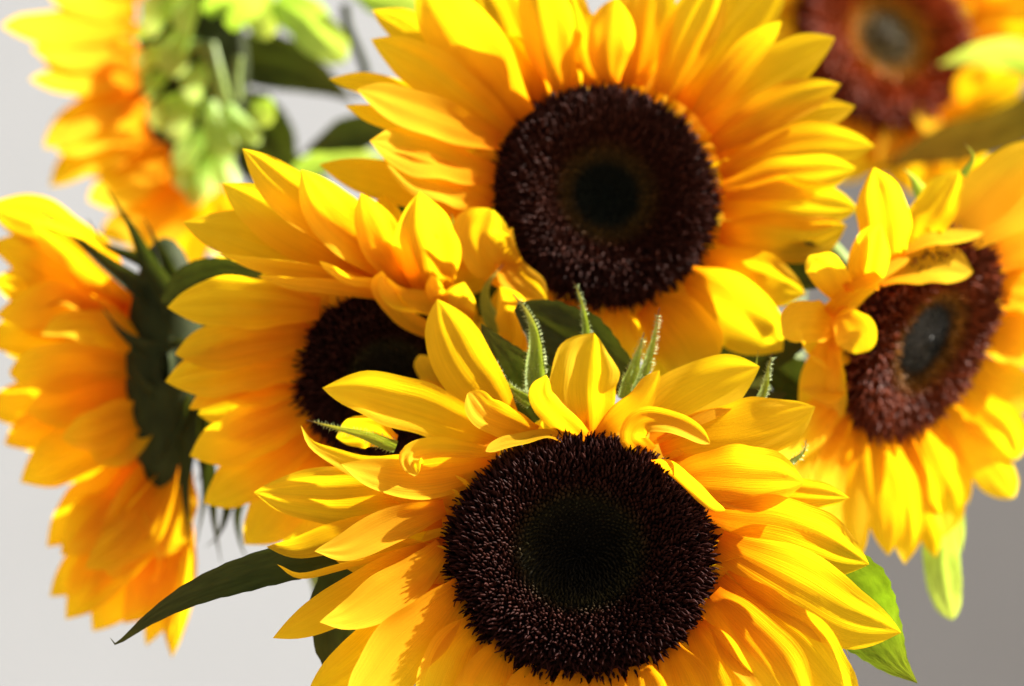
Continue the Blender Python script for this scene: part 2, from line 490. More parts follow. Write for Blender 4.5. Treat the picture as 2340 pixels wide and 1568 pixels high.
        nr = 5
        per = nr * ks
        loc = np.arange(per).reshape(nr, ks)
        lnx = np.roll(loc, -1, 1)
        f1 = np.stack([loc[:-1], lnx[:-1], lnx[1:], loc[1:]], -1).reshape(-1, 4)
        FF = (f1[None] + (np.arange(count) * per)[:, None, None]).reshape(-1, 4)
        link('florets', VV.reshape(-1, 3), FF, M[mat], body, kind='stuff',
             attrs={'rad': np.repeat(q, per), 'tone': TT.reshape(-1)}, origin=self.C)
        return body

    def ring(self, n, a0, a1, length, w, r0=0.93, lift=-20, lay=-14, seed=3, **kw):
        """back-row petals, laid out in the flower's own plane"""
        a, b, nn = self.frame()
        r = np.random.default_rng(seed)
        for i in range(n):
            an = math.radians(a0 + (a1 - a0) * (i + 0.5) / n + r.normal(0, 2))
            # a is horizontal to the right, b goes up the plane
            d = math.cos(an) * a + math.sin(an) * b
            pts = []
            ll = length * r.uniform(0.85, 1.1)
            for t in (0, .35, .7, 1):
                p3 = self.C + d * (self.R * r0 + ll * t) * self.s
                # back to px
                dep = p3[1]
                x = 1170 + p3[0] / dep * FX
                y = 784 - (p3[2] - CAMZ) / dep * FX
                h = (self.D - dep) / self.s - self.plane(x, y)
                pts.append((x, y, h + lift * t ** 1.3))
            self.petal(pts, w * r.uniform(.85, 1.15), lay=lay + r.normal(0, 4), roll=r.normal(0, 14), seed=int(r.integers(1 << 30)), **kw)

    def tube(self, name, pts_w, rad, mat='stem', parent=None, taper=1.0, ns=10, n=40):
        S = catmull(pts_w, n)
        T = np.gradient(S, axis=0); T /= np.linalg.norm(T, axis=1)[:, None]
        ref = np.array([0.3, 1, 0.2]); ref /= np.linalg.norm(ref)
        A = np.cross(T, ref); A /= np.linalg.norm(A, axis=1)[:, None]
        B = np.cross(T, A)
        an = np.linspace(0, 2 * np.pi, ns, endpoint=False)
        rr = rad * np.linspace(1, taper, n)
        V = S[:, None, :] + rr[:, None, None] * (np.cos(an)[None, :, None] * A[:, None, :] + np.sin(an)[None, :, None] * B[:, None, :])
        idx = np.arange(n * ns).reshape(n, ns); nx = np.roll(idx, -1, 1)
        F = np.stack([idx[:-1], nx[:-1], nx[1:], idx[1:]], -1).reshape(-1, 4).tolist()
        F.append(idx[0][::-1].tolist()); F.append(idx[-1].tolist())
        return link(name, V.reshape(-1, 3), F, M[mat], parent or self.root, origin=S[-1])

    def stem(self, back=0.05, rad=0.0042, via=None):
        p0 = self.C - self.nw * (0.45 * self.R * self.s)
        p1 = self.C - self.nw * back + np.array([0, 0, -0.012])
        pts = [p0, p1]
        if via is not None: pts += [np.array(v) for v in via]
        pts += [np.array([0.4 * p1[0] + 0.6 * self.bp[0], 0.4 * p1[1] + 0.6 * self.bp[1] + 0.01, p1[2] - 0.30]), self.bp]
        return self.tube('stem', np.array(pts), rad)

# ------------------------------------------------------------------ setting: the two walls of a corner and the ground
def slab(name, p, q, z0, z1, thick, mat):
    """upright wall slab whose front face runs from p to q (x, y)"""
    p = np.array(p, float); q = np.array(q, float)
    d = (q - p) / np.linalg.norm(q - p)
    nb = np.array([-d[1], d[0]])          # away from the camera
    c = [p, q, q + nb * thick, p + nb * thick]
    V = [(x, y, z0) for x, y in c] + [(x, y, z1) for x, y in c]
    F = [[0, 1, 5, 4], [1, 2, 6, 5], [2, 3, 7, 6], [3, 0, 4, 7], [4, 5, 6, 7], [3, 2, 1, 0]]
    o = link(name, np.array(V), F, M[mat], smooth=False)
    o['kind'] = 'structure'
    return o

CORNER = (0.25, 2.15)
slab('wall_left', (CORNER[0] - 0.80 * 2.3, CORNER[1] - 0.60 * 2.3), CORNER, 0.0, 2.4, 0.12, 'wall')
slab('wall_right', (CORNER[0] + 0.003, CORNER[1]), (CORNER[0] + 0.95 * 2.2, CORNER[1] + 0.31 * 2.2), 0.0, 2.3975, 0.12, 'wall')
g = link('ground', np.array([(-40, -40, 0), (40, -40, 0), (40, 40, 0), (-40, 40, 0)]), [[0, 1, 2, 3]], M['ground'], smooth=False)
g['kind'] = 'structure'

# ------------------------------------------------------------------ front sunflower
F1 = Flower('large sunflower with dark maroon disc and sharp spread petals, frontmost of the cluster', (1326, 1266), 0.565, (0, 0.56), R=309, base=(0.02, 0.70, 0.0))
F1.disc(3600, 'floret_dark', inner=0.44, dome=0.10, sink=0.12, spike=0.066, seed=11)
f = F1.petal
# lower left
f([(1020, 1240), (850, 1335), (740, 1402), (624, 1458)], 46, lift=-70, lay=-18, roll=10)
f([(1012, 1250), (966, 1298), (886, 1359), (795, 1413), (731, 1422)], 50, lift=70, lay=6, roll=[0, -15, -38], cup=.3)
f([(1010, 1232), (846, 1276), (765, 1297), (685, 1314), (634, 1290)], 16, lift=-10, lay=-8, roll=62, prof='strip')
f([(1016, 1160), (946, 1182), (866, 1218), (786, 1256), (719, 1260)], 42, lift=75, lay=12, roll=[0, -15, -38], cup=.35)
f([(1010, 1190), (886, 1204), (765, 1228), (677, 1253), (609, 1250)], 33, lift=-30, lay=-10, roll=-8)
f([(1085, 1096), (930, 1120), (765, 1134), (665, 1130), (580, 1125)], 66, lift=-30, lay=-16, roll=-6, cup=.25)
f([(1110, 1062), (926, 1076), (846, 1073), (773, 1049), (713, 1017), (688, 973)], 34, lift=30, lay=-6, roll=[0, -15, -35], prof='lance')
f([(1125, 1062), (1020, 1092), (920, 1098), (840, 1082), (780, 1061)], 46, lift=80, lay=8, roll=[0, -15, -38], cup=.45)
f([(1140, 1040), (1060, 1030), (985, 1030), (938, 1046), (950, 1088)], 28, lift=60, lay=18, roll=[-35, -30, 10], prof='blunt')
f([(1284, 1006), (1250, 992), (1200, 1006), (1150, 1014), (1110, 1032)], 19, lift=50, lay=40, roll=[-55, -40, -20], prof='strip', rim=(0.8, 0))
f([(1140, 1005), (1040, 965), (940, 930), (840, 903), (737, 887)], 60, lift=40, lay=-12, roll=-18, cup=.35, notch=True)
f([(1165, 975), (1105, 895), (1055, 825), (1022, 755), (999, 684)], 66, lift=30, lay=-22, roll=[-15, -8, 5], cup=.55)
f([(1225, 992), (1165, 968), (1110, 945), (1070, 898)], 42, lift=70, lay=10, roll=[-10, -25, -30], prof='blunt', rim=(0.0, 1.5), cup=.3)
f([(1345, 1005), (1290, 955), (1242, 905), (1248, 857)], 38, lift=80, lay=14, roll=[25, 30, 10], rim=(0, 1.6), cup=.3)
f([(1345, 1005), (1337, 935), (1334, 870), (1340, 810), (1357, 761)], 80, lift=40, lay=-16, cup=.75, pleat=.09)
f([(1360, 1005), (1395, 962), (1455, 915), (1507, 846)], 34, lift=85, lay=12, roll=[-30, -25, -15], rim=(1.2, 0))
f([(1440, 1005), (1505, 960), (1580, 910), (1660, 866), (1736, 838)], 72, lift=30, lay=-6, roll=18, cup=.3, pleat=.02)
f([(1510, 1030), (1600, 1003), (1700, 988), (1790, 962), (1863, 930)], 68, lift=20, lay=-14, roll=16, cup=.25, pleat=.015)
f([(1485, 1035, 0), (1447, 1000, 55), (1475, 962, 80), (1545, 975, 86), (1622, 1014, 60)], 32, lay=10, roll=[0, 20, 40, 30], prof='strip', cup=.6)
f([(1545, 1110), (1600, 1092), (1700, 1095), (1780, 1098), (1838, 1103)], 72, lift=40, lay=10, roll=10, cup=.35, pleat=.02)
f([(1640, 1140), (1760, 1128), (1850, 1130), (1941, 1138)], 36, lift=-10, lay=-16, roll=6)
f([(1493, 1062, 10), (1535, 1068, 55), (1585, 1112, 65), (1630, 1152, 50), (1657, 1166, 40)], 20, lay=10, roll=[-30, -45, -30], prof='strip', rim=(0, 1.0))
f([(1612, 1180), (1700, 1200), (1800, 1218), (1900, 1258), (1986, 1290)], 74, lift=-10, lay=-8, roll=8, cup=.3, pleat=.02)
f([(1638, 1245), (1720, 1290), (1830, 1350), (1940, 1412), (2059, 1446)], 80, lift=0, lay=2, roll=10, cup=.35, pleat=.02)
f([(1640, 1330), (1740, 1420), (1830, 1500), (1960, 1640)], 82, lift=-20, lay=-12, roll=12)
f([(1620, 1365), (1700, 1450), (1780, 1550), (1850, 1660)], 74, lift=0, lay=6, roll=10, cup=.35)
f([(1590, 1430), (1650, 1530), (1700, 1670)], 58, lift=-20, lay=-6)
f([(1530, 1480), (1570, 1570), (1600, 1700)], 58, lift=-30, lay=-10)
f([(1460, 1520), (1480, 1600), (1500, 1740)], 56, lift=-30, lay=-4)
f([(1385, 1530), (1390, 1620), (1400, 1750)], 58, lift=-30, lay=-12)
f([(1310, 1535), (1300, 1620), (1290, 1750)], 58, lift=-30, lay=-4)
f([(1230, 1520), (1200, 1610), (1180, 1740)], 58, lift=-30, lay=-12)
f([(1155, 1475), (1105, 1565), (1070, 1700)], 60, lift=-20, lay=-6)
f([(1095, 1420), (1035, 1500), (980, 1640)], 60, lift=-10, lay=-10)
f([(1060, 1345), (985, 1420), (905, 1500), (790, 1640)], 72, lift=20, lay=6, roll=[0, 5, 15], cup=.55)
f([(1010, 1330), (900, 1425), (820, 1505), (700, 1590)], 50, lift=-30, lay=-16)
f([(905, 1010), (840, 985), (768, 1000)], 36, lift=-40, lay=-50)
F1.ring(20, 150, 390, 250, 50, lift=-40, lay=-34, seed=21)
F1.ring(30, 0, 360, 110, 46, r0=.86, lift=-10, lay=-30, seed=31)
# bracts
F1.bract([(1226, 900), (1223, 840), (1223, 790), (1216, 745), (1200, 708), (1172, 672)], 27, lay=-50, lift=25, hairs=260)
F1.bract([(1342, 800), (1339, 755), (1335, 722), (1324, 676), (1308, 640)], 11, lay=-60, lift=30, hairs=90)
F1.bract([(1432, 915), (1443, 865), (1459, 808), (1472, 760)], 24, lay=-55, lift=20, hairs=180)
F1.bract([(1452, 900), (1475, 845), (1494, 772), (1507, 703)], 15, lay=-50, lift=30, hairs=160)
F1.bract([(1212, 925), (1180, 900), (1150, 868), (1124, 815)], 12, lay=-30, lift=20, hairs=120)
F1.bract([(1220, 912), (1195, 905), (1162, 880), (1150, 868)], 10, lay=-24, hairs=80)
F1.bract([(1400, 850), (1387, 818), (1378, 800), (1374, 786)], 5, lay=-60)
F1.bract([(1730, 925), (1750, 880), (1755, 842), (1766, 806)], 11, lay=-40, lift=20, hairs=90)
F1.bract([(1712, 860), (1726, 838), (1730, 818), (1733, 800)], 5, lay=-40, lift=20)
F1.bract([(1790, 1075), (1815, 1052), (1836, 1033), (1843, 1005)], 10, lay=-30, hairs=50)
F1.bract([(1800, 1120), (1842, 1114), (1875, 1118), (1906, 1116)], 6, lay=-30)
F1.bract([(905, 1022), (830, 994), (760, 976), (699, 960)], 16, lay=-24, lift=10, hairs=120)
F1.bract([(1860, 1284), (1905, 1308), (1930, 1330), (1942, 1350)], 6, lay=6, mat='bract')
F1.bract([(1895, 1415), (1915, 1450), (1930, 1478), (1942, 1506)], 7, lay=-60)
# leaves
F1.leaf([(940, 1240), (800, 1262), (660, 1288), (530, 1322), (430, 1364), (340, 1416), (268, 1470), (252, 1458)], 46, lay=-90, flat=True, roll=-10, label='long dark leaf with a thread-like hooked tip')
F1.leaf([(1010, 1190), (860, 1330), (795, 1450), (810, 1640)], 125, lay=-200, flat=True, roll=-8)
F1.leaf([(1840, 1262), (1930, 1345), (1998, 1438), (2045, 1510), (2096, 1561)], 100, mat='lit_leaf', lay=-60, flat=True, roll=-12, cup=.4, label='sunlit green leaf with brown tip')
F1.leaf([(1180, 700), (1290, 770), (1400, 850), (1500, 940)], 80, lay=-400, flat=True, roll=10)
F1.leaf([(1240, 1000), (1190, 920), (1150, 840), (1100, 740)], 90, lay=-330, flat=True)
F1.stem(back=0.05)

# ------------------------------------------------------------------ top sunflower
F2 = Flower('broad open sunflower with full round dark disc, behind the frontmost one', (1386, 446), 0.645, (-0.20, 0.22), R=260, base=(0.035, 0.735, 0.0))
F2.disc(2600, 'floret_mid', inner=0.40, dome=0.09, sink=0.08, spike=0.075, seed=12)
f = F2.petal
for pts, w, kw in [
    ([(1165, 300), (1050, 212), (950, 142), (848, 90)], 52, dict(lift=40, lay=6)),
    ([(1195, 270), (1120, 165), (1050, 75), (960, -60)], 74, dict(lift=40, lay=10, roll=10)),
    ([(1130, 220), (1000, 112), (920, 60), (850, 24)], 46, dict(lift=-20, lay=-26)),
    ([(1225, 240), (1170, 105), (1120, 0), (1050, -90)], 64, dict(lift=-20, lay=-24)),
    ([(1290, 205), (1258, 100), (1240, 0), (1232, -80)], 60, dict(lift=30, lay=6, cup=.6)),
    ([(1340, 195), (1312, 110), (1298, 30), (1285, -50)], 50, dict(lift=-10, lay=-20)),
    ([(1395, 190), (1392, 120), (1398, 60), (1406, -5)], 52, dict(lift=40, lay=8, cup=.6)),
    ([(1450, 195), (1470, 100), (1490, 0), (1500, -80)], 58, dict(lift=0, lay=-10)),
    ([(1430, 190), (1440, 110), (1450, 30), (1450, -50)], 50, dict(lift=-30, lay=-26)),
    ([(1515, 215), (1565, 110), (1605, 20), (1650, -70)], 58, dict(lift=30, lay=4)),
    ([(1560, 240), (1640, 125), (1710, 35), (1800, -70)], 64, dict(lift=20, lay=-8)),
    ([(1590, 265), (1680, 155), (1740, 90), (1786, 48)], 34, dict(lift=60, lay=14)),
    ([(1612, 295), (1720, 200), (1820, 132), (1908, 86)], 54, dict(lift=10, lay=-8)),
    ([(1632, 335), (1740, 265), (1830, 222), (1921, 193)], 44, dict(lift=20, lay=4)),
    ([(1642, 365), (1760, 305), (1860, 268), (1954, 243)], 44, dict(lift=-10, lay=-14)),
    ([(1650, 405), (1770, 352), (1880, 332), (1999, 335)], 52, dict(lift=10, lay=2)),
    ([(1655, 435), (1770, 412), (1870, 398), (1957, 385)], 48, dict(lift=30, lay=10)),
    ([(1652, 475), (1760, 460), (1860, 470), (1962, 478)], 56, dict(lift=0, lay=-4)),
    ([(1645, 530), (1740, 540), (1830, 545), (1935, 515)], 54, dict(lift=10, lay=-14)),
    ([(1585, 600), (1660, 618), (1740, 640), (1840, 672)], 58, dict(lift=0, lay=-14)),
    ([(1568, 635), (1640, 680), (1720, 740), (1788, 802)], 74, dict(lift=20, lay=2, roll=-8)),
    ([(1480, 690), (1520, 725), (1570, 785), (1605, 870)], 78, dict(lift=10, lay=-6)),
    ([(1405, 700), (1400, 760), (1405, 840)], 62, dict(lift=0, lay=-12)),
    ([(1140, 325), (1040, 292), (930, 250), (815, 204)], 50, dict(lift=150, lay=14, roll=[-25, -30, -20], cup=.4)),
    ([(1080, 330), (950, 292), (870, 266), (789, 242)], 26, dict(lift=30, lay=0)),
    ([(1130, 400), (1020, 372), (925, 346), (845, 322)], 54, dict(lift=150, lay=10, roll=[-25, -30, -20], cup=.4)),
    ([(1125, 465), (1050, 432), (960, 400), (870, 350)], 54, dict(lift=130, lay=2, roll=-28)),
    ([(1115, 505), (1000, 452), (870, 410), (730, 376)], 44, dict(lift=0, lay=-16)),
    ([(1110, 310), (950, 232), (850, 196), (752, 180)], 32, dict(lift=-30, lay=-26)),
    ([(1175, 650), (1130, 590), (1100, 535), (1122, 478)], 66, dict(lift=60, lay=16, prof='blunt', roll=-10)),
    ([(1140, 580), (1185, 640), (1250, 690)], 40, dict(lift=50, lay=20, roll=20)),
    ([(1300, 700), (1290, 760), (1280, 840)], 60, dict(lift=-20, lay=-20)),
]:
    f(pts, w, **kw)
F2.ring(26, 0, 360, 190, 46, lift=-30, lay=-34, seed=22)
F2.ring(26, 0, 360, 110, 44, r0=.86, lift=-10, lay=-28, seed=32)
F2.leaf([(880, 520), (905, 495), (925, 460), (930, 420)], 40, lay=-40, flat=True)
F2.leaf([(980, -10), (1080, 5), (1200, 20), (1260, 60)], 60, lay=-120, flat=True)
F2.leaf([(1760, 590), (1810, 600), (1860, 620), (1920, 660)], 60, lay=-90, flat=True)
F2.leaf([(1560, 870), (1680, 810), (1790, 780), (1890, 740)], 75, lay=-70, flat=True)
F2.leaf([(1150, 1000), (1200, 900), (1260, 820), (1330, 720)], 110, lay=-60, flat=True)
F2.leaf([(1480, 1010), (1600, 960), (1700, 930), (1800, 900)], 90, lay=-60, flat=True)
F2.stem(back=0.05)

# ------------------------------------------------------------------ middle left sunflower
F3 = Flower('shaded orange sunflower with disc half covered by its raised upper petals', (884, 858), 0.640, (-0.25, -0.40), R=205, base=(-0.01, 0.715, 0.0))
F3.disc(1500, 'floret_dark', inner=0.40, dome=0.10, sink=0.06, spike=0.11, seed=13)
f = F3.petal
for pts, w, kw in [
    ([(730, 705), (620, 695), (500, 690), (382, 703)], 56, dict(lift=-20, lay=4)),
    ([(705, 765), (600, 772), (500, 790), (400, 809)], 56, dict(lift=-20, lay=-4)),
    ([(700, 840), (600, 832), (480, 852), (378, 872)], 56, dict(lift=-20, lay=4)),
    ([(600, 870), (490, 902), (432, 935)], 22, dict(lift=-30, lay=-16)),
    ([(712, 920), (600, 975), (500, 1018), (434, 1042)], 58, dict(lift=-20, lay=0)),
    ([(722, 980), (620, 1050), (530, 1112), (466, 1150)], 58, dict(lift=-20, lay=-6)),
    ([(745, 1015), (680, 1100), (620, 1180), (558, 1244)], 62, dict(lift=-20, lay=4)),
    ([(795, 1040), (745, 1125), (705, 1205), (660, 1280)], 62, dict(lift=-20, lay=-6)),
    ([(860, 1060), (830, 1150), (800, 1250)], 60, dict(lift=-20, lay=0)),
    ([(850, 645), (710, 592), (560, 542), (417, 508)], 60, dict(lift=30, lay=-8)),
    ([(870, 640), (730, 552), (600, 480), (508, 419)], 60, dict(lift=40, lay=-2)),
    ([(900, 640), (780, 522), (650, 428), (554, 340)], 58, dict(lift=70, lay=4, cup=.6)),
    ([(925, 645), (835, 552), (745, 472), (688, 388)], 62, dict(lift=90, lay=12, cup=.6)),
    ([(950, 665), (893, 580), (852, 510), (824, 442)], 50, dict(lift=100, lay=18, cup=.6)),
    ([(990, 690), (985, 605), (968, 520), (959, 439)], 70, dict(lift=100, lay=14, cup=.65, pleat=.09)),
    ([(870, 650), (740, 622), (620, 605), (498, 579)], 26, dict(lift=90, lay=20, roll=[20, 45, 60], rim=(0, .8))),
    ([(890, 680), (790, 658), (680, 646), (589, 630)], 20, dict(lift=90, lay=40, roll=[20, 40, 45])),
    ([(960, 690), (865, 650), (800, 636), (730, 597)], 17, dict(lift=80, lay=60, roll=[30, 50, 40], prof='strip')),
    ([(1010, 770), (930, 722), (875, 660), (872, 620)], 28, dict(lift=60, lay=60, roll=[30, 30, 0], prof='strip', rim=(0, 1.0))),
    ([(1030, 720), (960, 690), (905, 680), (868, 630)], 26, dict(lift=50, lay=66, roll=[-20, -10, 10], prof='strip')),
    ([(1060, 740), (1045, 700), (1060, 645)], 44, dict(lift=60, lay=30, cup=.8)),
    ([(1020, 720), (1000, 680), (985, 628)], 20, dict(lift=60, lay=40)),
    ([(1160, 838), (1184, 770), (1172, 705), (1141, 655)], 46, dict(lift=60, lay=70, roll=[10, 15, 0], cup=.9, pleat=.1)),
    ([(1090, 840), (1110, 780), (1150, 740)], 40, dict(lift=20, lay=30)),
    ([(1150, 700, 0), (1230, 705, 20), (1340, 705, 30), (1432, 656, 30)], 42, dict(lay=10, roll=-10, cup=.5)),
    ([(1015, 890), (975, 845), (957, 812)], 22, dict(lift=60, lay=60, prof='blunt')),
    ([(1010, 950), (980, 900), (960, 862)], 30, dict(lift=40, lay=40)),
]:
    f(pts, w, **kw)
F3.ring(14, 130, 300, 200, 46, lift=-25, lay=-30, seed=23)
F3.ring(16, 60, 215, 230, 54, lift=-40, lay=-55, seed=43)
F3.ring(20, 0, 360, 100, 40, r0=.86, lift=-10, lay=-28, seed=33)
F3.bract([(1140, 760), (1112, 700), (1112, 655), (1150, 604)], 24, lay=60, flat=False)
F3.bract([(1030, 520), (1035, 500), (1028, 485)], 3, lay=60)
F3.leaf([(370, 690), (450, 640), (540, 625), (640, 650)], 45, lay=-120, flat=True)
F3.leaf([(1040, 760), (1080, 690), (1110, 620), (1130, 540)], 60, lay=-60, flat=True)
F3.stem(back=0.045, via=[ray(np.array(960.), np.array(1160.), np.array(.695))])

# ------------------------------------------------------------------ right sunflower
F4 = Flower('tilted sunflower with glossy brown oval disc and long drooping lower petals', (2106, 772), 0.668, (-1.05, -0.66), R=262, base=(0.07, 0.76, 0.0))
F4.disc(1500, 'floret_brown', inner=0.36, dome=0.07, sink=-0.06, spike=0.10, lean=1.0, seed=14)
f = F4.petal
for pts, w, kw in [
    ([(2035, 610), (2022, 535), (2014, 460), (1997, 383)], 60, dict(lift=-20, cup=.6, pleat=.09)),
    ([(2075, 600), (2112, 515), (2152, 452), (2192, 387)], 48, dict(lift=-20, lay=-10, cup=.6)),
    ([(2110, 575), (2200, 490), (2290, 410), (2390, 320)], 58, dict(lift=-20, lay=-6)),
    ([(2150, 560), (2250, 500), (2340, 450), (2430, 415)], 62, dict(lift=0, lay=0)),
    ([(2065, 575), (2130, 548), (2190, 541), (2249, 532)], 19, dict(lift=40, lay=60, roll=30)),
    ([(2005, 640), (2080, 612), (2150, 604), (2223, 621)], 48, dict(lift=60, lay=60, roll=20, cup=.5)),
    ([(1985, 660), (1983, 605), (1994, 552), (2012, 510)], 46, dict(lift=30, lay=60, cup=.7, pleat=.1)),
    ([(1935, 690), (1908, 645), (1880, 602), (1850, 584)], 42, dict(lift=30, lay=40, roll=[0, 20, 40], prof='blunt')),
    ([(1895, 720), (1940, 682), (1975, 656), (2012, 638)], 26, dict(lift=20, lay=70, roll=20, prof='strip')),
    ([(1930, 660), (2000, 632), (2078, 590)], 16, dict(lift=20, lay=90, roll=30, prof='strip')),
    ([(1915, 742), (1860, 736), (1820, 738), (1788, 768)], 50, dict(lift=30, lay=40, prof='blunt', roll=[0, 10, 30], rim=(.6, 0))),
    ([(1908, 715), (1935, 742), (1955, 772), (1952, 808)], 46, dict(lift=30, lay=90, prof='blunt', roll=10)),
    ([(1908, 755), (1880, 830), (1868, 900), (1858, 1010)], 46, dict(lift=-60, lay=30, roll=20)),
    ([(1903, 785), (1910, 860), (1922, 958)], 20, dict(lift=-20, lay=50)),
    ([(1930, 950), (1900, 1050), (1880, 1130), (1866, 1210)], 46, dict(lift=230, lay=0, roll=25)),
    ([(1918, 900), (1835, 985), (1765, 1050)], 48, dict(lift=100, lay=-6, roll=20)),
    ([(1922, 930), (1855, 1060), (1812, 1165)], 52, dict(lift=160, lay=-2, roll=20)),
    ([(1950, 970), (1940, 1080), (1938, 1190), (1962, 1284)], 56, dict(lift=230, lay=6, roll=20)),
    ([(1990, 985), (2010, 1080), (2025, 1180), (2030, 1270)], 46, dict(lift=230, lay=-4)),
    ([(2020, 990), (2050, 1100), (2070, 1200), (2068, 1290)], 42, dict(lift=230, lay=8)),
    ([(2060, 985), (2090, 1100), (2120, 1200), (2138, 1275)], 42, dict(lift=230, lay=-4, cup=.7)),
    ([(2090, 970), (2140, 1080), (2166, 1150), (2158, 1226)], 42, dict(lift=230, lay=6)),
    ([(2120, 950), (2170, 1040), (2198, 1100), (2212, 1152)], 30, dict(lift=120, lay=-8)),
    ([(2150, 920), (2210, 1000), (2270, 1075), (2314, 1138)], 48, dict(lift=140, lay=4, prof='blunt')),
    ([(2185, 880), (2240, 940), (2295, 990), (2323, 1050)], 52, dict(lift=120, lay=-4, prof='blunt')),
    ([(2225, 830), (2270, 866), (2320, 895), (2360, 915)], 52, dict(lift=-20, lay=0, prof='blunt')),
    ([(2260, 755), (2330, 772), (2430, 800)], 62, dict(lift=0, lay=0)),
    ([(2285, 665), (2370, 662), (2470, 670)], 64, dict(lift=0, lay=-6)),
    ([(2280, 590), (2370, 545), (2470, 510)], 64, dict(lift=0, lay=4)),
]:
    f(pts, w, flat=False, **kw)
F4.ring(18, -200, 60, 190, 46, lift=-30, lay=-30, seed=24)
F4.leaf([(2145, 1150), (2148, 1260), (2160, 1340), (2176, 1416)], 44, mat='pale', lay=-200, flat=True, prof='strip')
F4.leaf([(2165, 1120), (2188, 1200), (2198, 1262)], 22, mat='pale', lay=-220, flat=True)
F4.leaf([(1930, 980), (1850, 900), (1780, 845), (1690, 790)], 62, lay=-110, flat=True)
F4.bract([(2200, 400), (2222, 370), (2222, 350), (2202, 324)], 10, lay=120, flat=True)
F4.bract([(2110, 450), (2095, 420), (2080, 400), (2066, 386)], 20, lay=100, flat=True, mat='pale')
F4.bract([(1972, 520), (1960, 500), (1948, 470)], 6, lay=90, flat=True)
F4.stem(back=0.06)

# ------------------------------------------------------------------ upper right sunflower
F5 = Flower('distant blurred sunflower with rust red disc and grey-gold eye', (2022, 92), 0.97, (-0.42, 0.34), R=222, base=(0.09, 0.82, 0.0))
F5.disc(1300, 'floret_red', inner=0.42, dome=0.08, sink=-0.05, spike=0.11, lean=1.0, seed=15)
f = F5.petal
for pts, w, kw in [
    ([(2225, 60), (2300, 40), (2420, 20)], 64, dict(lift=20)),
    ([(2220, 120), (2310, 115), (2420, 110)], 60, dict(lift=20, lay=-10)),
    ([(2215, 0), (2300, -40), (2400, -80)], 62, dict(lift=20)),
    ([(2200, 170), (2260, 200), (2320, 230)], 50, dict(lift=20, lay=10)),
    ([(2180, 215), (2210, 250), (2260, 300)], 50, dict(lift=20)),
    ([(2150, 255), (2130, 275), (2110, 300)], 40, dict(lift=40, lay=20)),
    ([(2110, 270), (2070, 320), (2010, 370)], 52, dict(lift=20)),
    ([(2060, 290), (2030, 330), (2000, 400)], 50, dict(lift=0, lay=-10)),
    ([(2130, 280), (2120, 360), (2090, 450)], 56, dict(lift=-10, lay=-14)),
    ([(2170, 270), (2200, 350), (2200, 430)], 56, dict(lift=-10, lay=-14)),
    ([(1980, 290), (1950, 350), (1920, 420)], 56, dict(lift=-10, lay=-14)),
    ([(1900, 260), (1840, 320), (1790, 390)], 56, dict(lift=-10, lay=-14)),
    ([(1820, 170), (1740, 200), (1650, 230)], 56, dict(lift=-10, lay=-14)),
]:
    f(pts, w, **kw)
F5.ring(26, 0, 360, 170, 46, r0=.9, lift=-10, lay=-26, seed=25)
F5.petal([(2150, 270), (2220, 240), (2290, 205), (2340, 165)], 40, lay=120, flat=True, prof='blunt', roll=30)
F5.petal([(2190, 250), (2200, 210), (2215, 180), (2260, 160)], 26, lay=130, flat=True, prof='blunt', roll=20)
F5.leaf([(2420, 190), (2330, 130), (2240, 122), (2144, 148)], 42, mat='pale', lay=160, flat=True, roll=15)
F5.leaf([(2430, 230), (2290, 285), (2170, 325), (2000, 390)], 62, mat='olive', lay=110, flat=True)
F5.stem(back=0.07)

# ------------------------------------------------------------------ upper left sunflower, seen from behind
F6 = Flower('blurred sunflower turned away, showing pale green bracts and stem behind its petals', (400, 130), 0.89, (-1.0, 0.2), R=150, base=(-0.03, 0.80, 0.0))
f = F6.petal
for pts, w, kw in [
    ([(310, 55), (200, 60), (100, 64), (3, 60)], 44, dict(lift=-20)),
    ([(310, 10), (200, 5), (110, -10)], 40, dict(lift=-20, lay=-10)),
    ([(320, 110), (220, 118), (140, 120), (72, 112)], 44, dict(lift=-10, lay=6)),
    ([(320, 150), (220, 150), (100, 148)], 38, dict(lift=-30, lay=-10)),
    ([(320, 190), (220, 186), (140, 185), (68, 182)], 32, dict(lift=0, lay=8)),
    ([(330, 215), (240, 240), (165, 290), (101, 338)], 48, dict(lift=-10)),
    ([(340, 250), (280, 270), (200, 310), (130, 350)], 46, dict(lift=0, lay=10)),
    ([(345, 300), (255, 322), (180, 372), (115, 426)], 44, dict(lift=-30, lay=-16)),
    ([(375, 330), (325, 380), (262, 436), (202, 460)], 52, dict(lift=-10)),
    ([(400, 360), (370, 440), (320, 500), (228, 545)], 50, dict(lift=-20, lay=-8)),
    ([(420, 390), (390, 475), (350, 540), (300, 585)], 54, dict(lift=-10, lay=4)),
    ([(445, 420), (435, 530), (420, 610), (412, 668)], 50, dict(lift=-20, lay=-8)),
    ([(470, 420), (460, 500), (440, 570)], 46, dict(lift=-30, lay=-14)),
    ([(500, 430), (510, 520), (515, 600)], 46, dict(lift=-40, lay=-24)),
    ([(330, -30), (260, -60), (180, -110)], 44, dict(lift=-20)),
]:
    f(pts, w, roll=-28, cup=-.3, **kw)
    k2 = dict(kw); k2['lay'] = k2.get('lay', 0) - 45
    b0 = np.array(pts[0], float)
    f([tuple(b0 + (np.array(q, float) - b0) * 0.68 + np.array([2, 16])) for q in pts], w * .95, roll=-15, cup=-.3, **k2)
